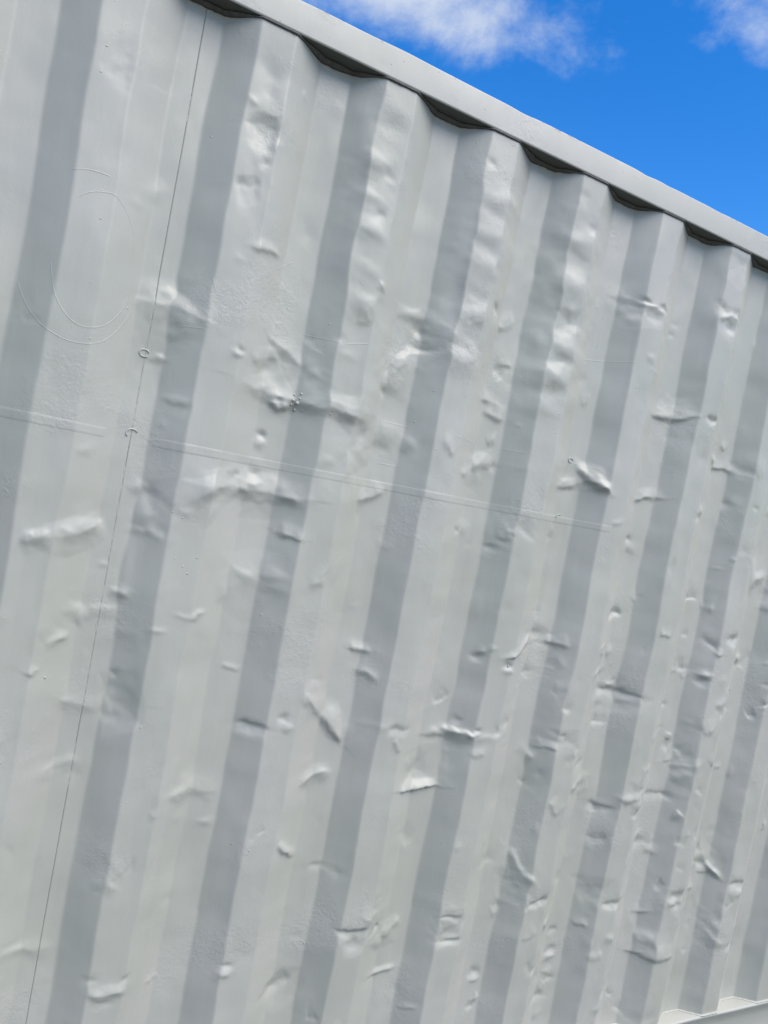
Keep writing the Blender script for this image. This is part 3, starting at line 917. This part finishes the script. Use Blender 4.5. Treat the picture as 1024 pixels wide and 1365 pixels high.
for (x0, z0, x1, z1, wd) in [(-0.4084, 1.6685, -0.1076, 1.6651, 0.019), (-0.1005, 1.6651, 1.1857, 1.6667, 0.018), (-0.0985, 1.8106, -0.044, 1.8136, 0.012), (0.4189, 1.813, 0.5063, 1.8123, 0.0016), (0.5973, 1.8149, 0.6762, 1.8125, 0.0016), (0.7575, 1.8136, 0.8281, 1.814, 0.0016), (0.9193, 1.8217, 1.0763, 1.8188, 0.0016), (0.426, 1.7158, 0.4969, 1.7167, 0.0016), (0.1951, 1.9542, 0.2836, 1.9515, 0.0016), (0.2836, 1.9515, 0.3481, 1.9683, 0.0016), (-0.0622, 1.9001, -0.0036, 1.9054, 0.0016), (0.953, 2.0886, 1.1197, 2.1184, 0.0016)]:
    patch('painted_over_tape', line_pts(x0, z0, x1, z1), wd)
for pts, wd in [([(-0.2786, 2.0661), (-0.268, 2.0794), (-0.2495, 2.0928), (-0.2268, 2.0981), (-0.214, 2.1012), (-0.1957, 2.0879), (-0.179, 2.0695), (-0.1667, 2.0451), (-0.1614, 2.0139), (-0.1569, 1.9794), (-0.155, 1.944), (-0.1623, 1.9059), (-0.1789, 1.8754), (-0.1962, 1.8578), (-0.2174, 1.8493), (-0.2356, 1.8486), (-0.2553, 1.8586), (-0.2736, 1.8771), (-0.2859, 1.8985), (-0.2958, 1.9369), (-0.3007, 1.96)], 0.0013), ([(-0.3488, 1.9139), (-0.3368, 1.8836), (-0.3177, 1.855), (-0.2957, 1.8336), (-0.2822, 1.8276), (-0.2552, 1.8181), (-0.2293, 1.8178), (-0.2076, 1.822), (-0.1857, 1.8349), (-0.1658, 1.8618), (-0.1516, 1.8916), (-0.145, 1.918)], 0.0013), ([(-0.2987, 2.1122), (-0.279, 2.1235), (-0.2502, 2.1286), (-0.2278, 2.1284), (-0.2127, 2.1255)], 0.0013), ([(0.1075, 2.0605), (0.1548, 2.0987), (0.1674, 2.0947)], 0.0012), ([(0.2814, 2.0941), (0.3011, 2.0869), (0.3113, 2.0733)], 0.0012), ([(0.6656, 2.0858), (0.69, 2.0777), (0.7065, 2.0654)], 0.0012), ([(-0.0174, 2.0147), (-0.0073, 1.9921), (0.001, 1.9719)], 0.0012)]:
    # smooth the traced ring with a fine resample
    q = np.array(pts); L = np.concatenate([[0], np.cumsum(np.hypot(*np.diff(q, axis=0).T))])
    s = np.arange(0, L[-1], .003)
    qq = np.stack([np.interp(s, L, q[:, 0]), np.interp(s, L, q[:, 1])], -1)
    kk = np.hanning(15); kk /= kk.sum()
    pad = np.pad(qq, ((7, 7), (0, 0)), 'edge')
    qq = np.stack([np.convolve(pad[:, i], kk, 'valid') for i in range(2)], -1)
    patch('painted_over_ring', [tuple(v) for v in qq], wd, .00036, False, .0012)

# blobs of old weld and broken lugs under the paint
def blob(x, z, r, name='weld_blob'):
    import bmesh
    bm = bmesh.new(); bmesh.ops.create_icosphere(bm, subdivisions=2, radius=1)
    s = random.Random(int(x*9999))
    for v in bm.verts:
        v.co *= 1 + s.uniform(-.12, .12)
        v.co = Vector((v.co.x*r, v.co.y*r*.7, v.co.z*r*s.uniform(.95, 1.05)))
    me = bpy.data.meshes.new(name); bm.to_mesh(me); bm.free()
    o = link(name, me, PAINT, sheet_at(x), True)
    o.location = (x, float(surf(np.array([x]), np.array([z]))[0])-r*.25, z)
    return o
for (x, z, r) in [(0.2138, 1.8067, 0.0045000000000000005), (0.2044, 1.8111, 0.003), (0.2184, 1.8273, 0.002625), (0.2133, 1.7919, 0.003), (0.2055, 1.8227, 0.0022500000000000003), (0.2169, 1.8172, 0.0022500000000000003), (0.2029, 1.801, 0.0022500000000000003), (0.4795, 0.5609, 0.0021), (0.4725, 0.5672, 0.0015), (0.889, 1.2723, 0.003), (-0.1869, 1.1852, 0.0022500000000000003), (0.22, 1.3409, 0.0015), (0.2268, 1.7933, 0.0015), (0.2825, 1.7972, 0.0015)]: blob(x, z, r)
for (x, z, r, a0, a1) in [(-0.1063, 1.6743, 0.011, 20, 230), (-0.1097, 1.8343, 0.009, 0, 330), (0.9875, 1.6723, 0.01, 60, 200), (0.9894, 1.827, 0.007, 0, 300)]:
    an = np.radians(np.linspace(a0, a1, 16))
    bead('broken_lug', np.stack([x+np.cos(an)*r, z+np.sin(an)*r*.8], -1), .0016, PAINT, sheet_at(x), .0008, 3, .2)

# sealant bead along the joint under the top rail
xs = np.arange(XL+.12, XR-.12, .006)
yy = np.interp(xs, _t, _prof)
rs = np.random.default_rng(5)
c = np.stack([xs, yy-.0015, np.full_like(xs, ZT-.0022)], -1)
tan = np.gradient(c, axis=0); tan /= np.linalg.norm(tan, axis=1)[:, None]
side = np.cross(tan, [0, 0, 1.0])
rr = (.0022+.0055*np.clip((yy-.012)/.02,0,1))*(1+.3*vnoise(xs, xs*0, .03, 1, 8)+.1*rs.uniform(-1, 1, len(xs)))  # real sealant, thickened in the recesses to draw in the gap's deep shadow
rings = [c + side*(math.cos(a)*rr)[:, None]*1.0 + np.array([0, 0, 1.0])*(math.sin(a)*rr)[:, None] for a in np.linspace(0, 2*math.pi, 9)]

# top rail: square tube with rounded edges, slightly wavy, underside in a darker grey-green
def tube_rail(name, y0, y1, z0, z1, rad, mat, x0, x1, wav=.0008, st=.008):
    xs = np.arange(x0, x1+1e-6, st)
    prof = []
    for (cy, cz, a) in ((y0+rad, z0+rad, 180), (y1-rad, z0+rad, 270), (y1-rad, z1-rad, 0), (y0+rad, z1-rad, 90)):
        for k in range(5):
            an = math.radians(a + 90*k/4)
            prof.append((cy+rad*math.cos(an), cz+rad*math.sin(an)))
    prof.append(prof[0])
    prof = np.array(prof)
    P = np.zeros((len(xs), len(prof), 3))
    P[..., 0] = xs[:, None]
    wv = vnoise(xs, xs*0, .33, 1, 6)*wav; wz = vnoise(xs, xs*0+3, .21, 1, 9)*wav
    P[..., 1] = prof[None, :, 0] + (wv[:, None])*np.linspace(1, 1, len(prof))[None]
    for (dx_, dw_, da_) in ((.62, .03, -.0022), (.30, .05, .0012), (1.02, .025, -.0026), (1.10, .02, -.0012), (.05, .04, -.0018), (1.30, .03, -.0012)):
        wz = wz + wav/.0014*da_*np.exp(-((xs-dx_)/dw_)**2); wv = wv - wav/.0014*da_*.8*np.exp(-((xs-dx_-.01)/dw_)**2)
    up_ = (prof[None, :, 1] > (z0+z1)/2)
    P[..., 2] = prof[None, :, 1] + wz[:, None]*up_
    me = mesh_grid(name, P[:, ::-1])
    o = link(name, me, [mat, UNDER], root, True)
    # the flat underside faces take the darker grey-green material
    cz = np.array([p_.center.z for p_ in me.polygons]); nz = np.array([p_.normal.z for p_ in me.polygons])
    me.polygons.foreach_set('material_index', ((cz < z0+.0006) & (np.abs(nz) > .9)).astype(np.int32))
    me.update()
    return o
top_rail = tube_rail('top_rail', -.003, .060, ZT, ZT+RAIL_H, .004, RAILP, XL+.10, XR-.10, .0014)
link('sealant_bead', mesh_grid('sealant_bead', np.stack(rings, 1)), SEAL, top_rail, True)

# bottom rail: pressed channel with a top ledge, the face leaning in under the lip
xs = np.arange(XL+.10, XR-.10+1e-6, .02)
prof = [(.075, ZB-.002), (.06, ZB), (.0, ZB), (-.003, ZB-.0012), (-.0045, ZB-.004), (-.0045, ZB-.008), (-.002, ZB-.012),
        (.010, ZB-.040), (.014, ZB-.055), (.014, .045), (.012, .036), (-.002, .030), (-.004, .026), (-.004, .012), (.05, .010)]
P = np.zeros((len(xs), len(prof), 3)); P[..., 0] = xs[:, None]
for i, (a, b) in enumerate(prof):
    P[:, i, 1] = a + vnoise(xs, xs*0+b, .2, 1, 31)*.0012*(1 if 2 < i < 13 else 0); P[:, i, 2] = b
bottom_rail = link('bottom_rail', mesh_grid('bottom_rail', P), RAILP, root, False)
# the weld along the foot of the corrugated side
xs = np.arange(XL+.12, XR-.12, .005)
yy = np.interp(xs, _t, _prof)
c = np.stack([xs, yy-.001, np.full_like(xs, ZB+.001)], -1)
tan = np.gradient(c, axis=0); tan /= np.linalg.norm(tan, axis=1)[:, None]
side = np.cross(tan, [0, 0, 1.0])
rr = .0034*(1+.25*np.random.default_rng(2).uniform(-1, 1, len(xs)))
rings = [c + side*(math.cos(a)*rr)[:, None] + np.array([0, 0, 1.0])*(math.sin(a)*rr)[:, None] for a in np.linspace(0, 2*math.pi, 9)]
link('foot_weld', mesh_grid('foot_weld', np.stack(rings, 1)), PAINT, bottom_rail, True)

# the rest of the box: posts, castings, roof, far side, ends
for px in (XL, XR-.10):
    for py in (-.004, WIDTH-.104):
        link('corner_post', box_mesh('corner_post', (px, py, .118), (px+.10, py+.10, ZT+RAIL_H-.112), .006), RAILP, root)
        for pz in (0.001, ZT+RAIL_H-.112):
            ex = px if px == XL else px-.078
            ey = py-.002 if py < 1 else py-.060
            link('corner_casting', box_mesh('corner_casting', (ex-.003 if px == XL else ex+.003, ey, pz), (ex+.178, ey+.162, pz+.1175), .010), RAILP, root)
xs = np.arange(XL+.06, XR-.06, .035)
ys = np.linspace(.05, WIDTH-.05, 3)
X, Y = np.meshgrid(xs, ys)
Z = ZT+RAIL_H-.012 + .010*np.clip(np.sin(X*2*math.pi/.21)*1.6, -1, 1)
link('roof_panel', mesh_grid('roof_panel', np.stack([X, Y, Z], -1)), RAILP, root)
xs = np.arange(XL+.10, XR-.10, .01)
zs = np.linspace(ZB-.02, ZT+.02, 4)
X, Z = np.meshgrid(xs, zs)
Y = WIDTH - .01 - np.interp(X, _t, _prof)
link('far_side_panel', mesh_grid('far_side_panel', np.stack([X, Y, Z], -1)), PAINT, root)
ys = np.arange(.06, WIDTH-.06, .01)
for ex, sgn in ((XL+.02, 1), (XR-.02, -1)):
    Y, Z = np.meshgrid(ys, np.linspace(.05, ZT+.05, 4))
    X = ex + sgn*np.interp(Y, _t, _prof)
    link('end_panel', mesh_grid('end_panel', np.stack([X, Y, Z], -1)), PAINT, root)
link('floor_deck', box_mesh('floor_deck', (XL+.05, .08, .125), (XR-.05, WIDTH-.08, .15)), UNDER, root)
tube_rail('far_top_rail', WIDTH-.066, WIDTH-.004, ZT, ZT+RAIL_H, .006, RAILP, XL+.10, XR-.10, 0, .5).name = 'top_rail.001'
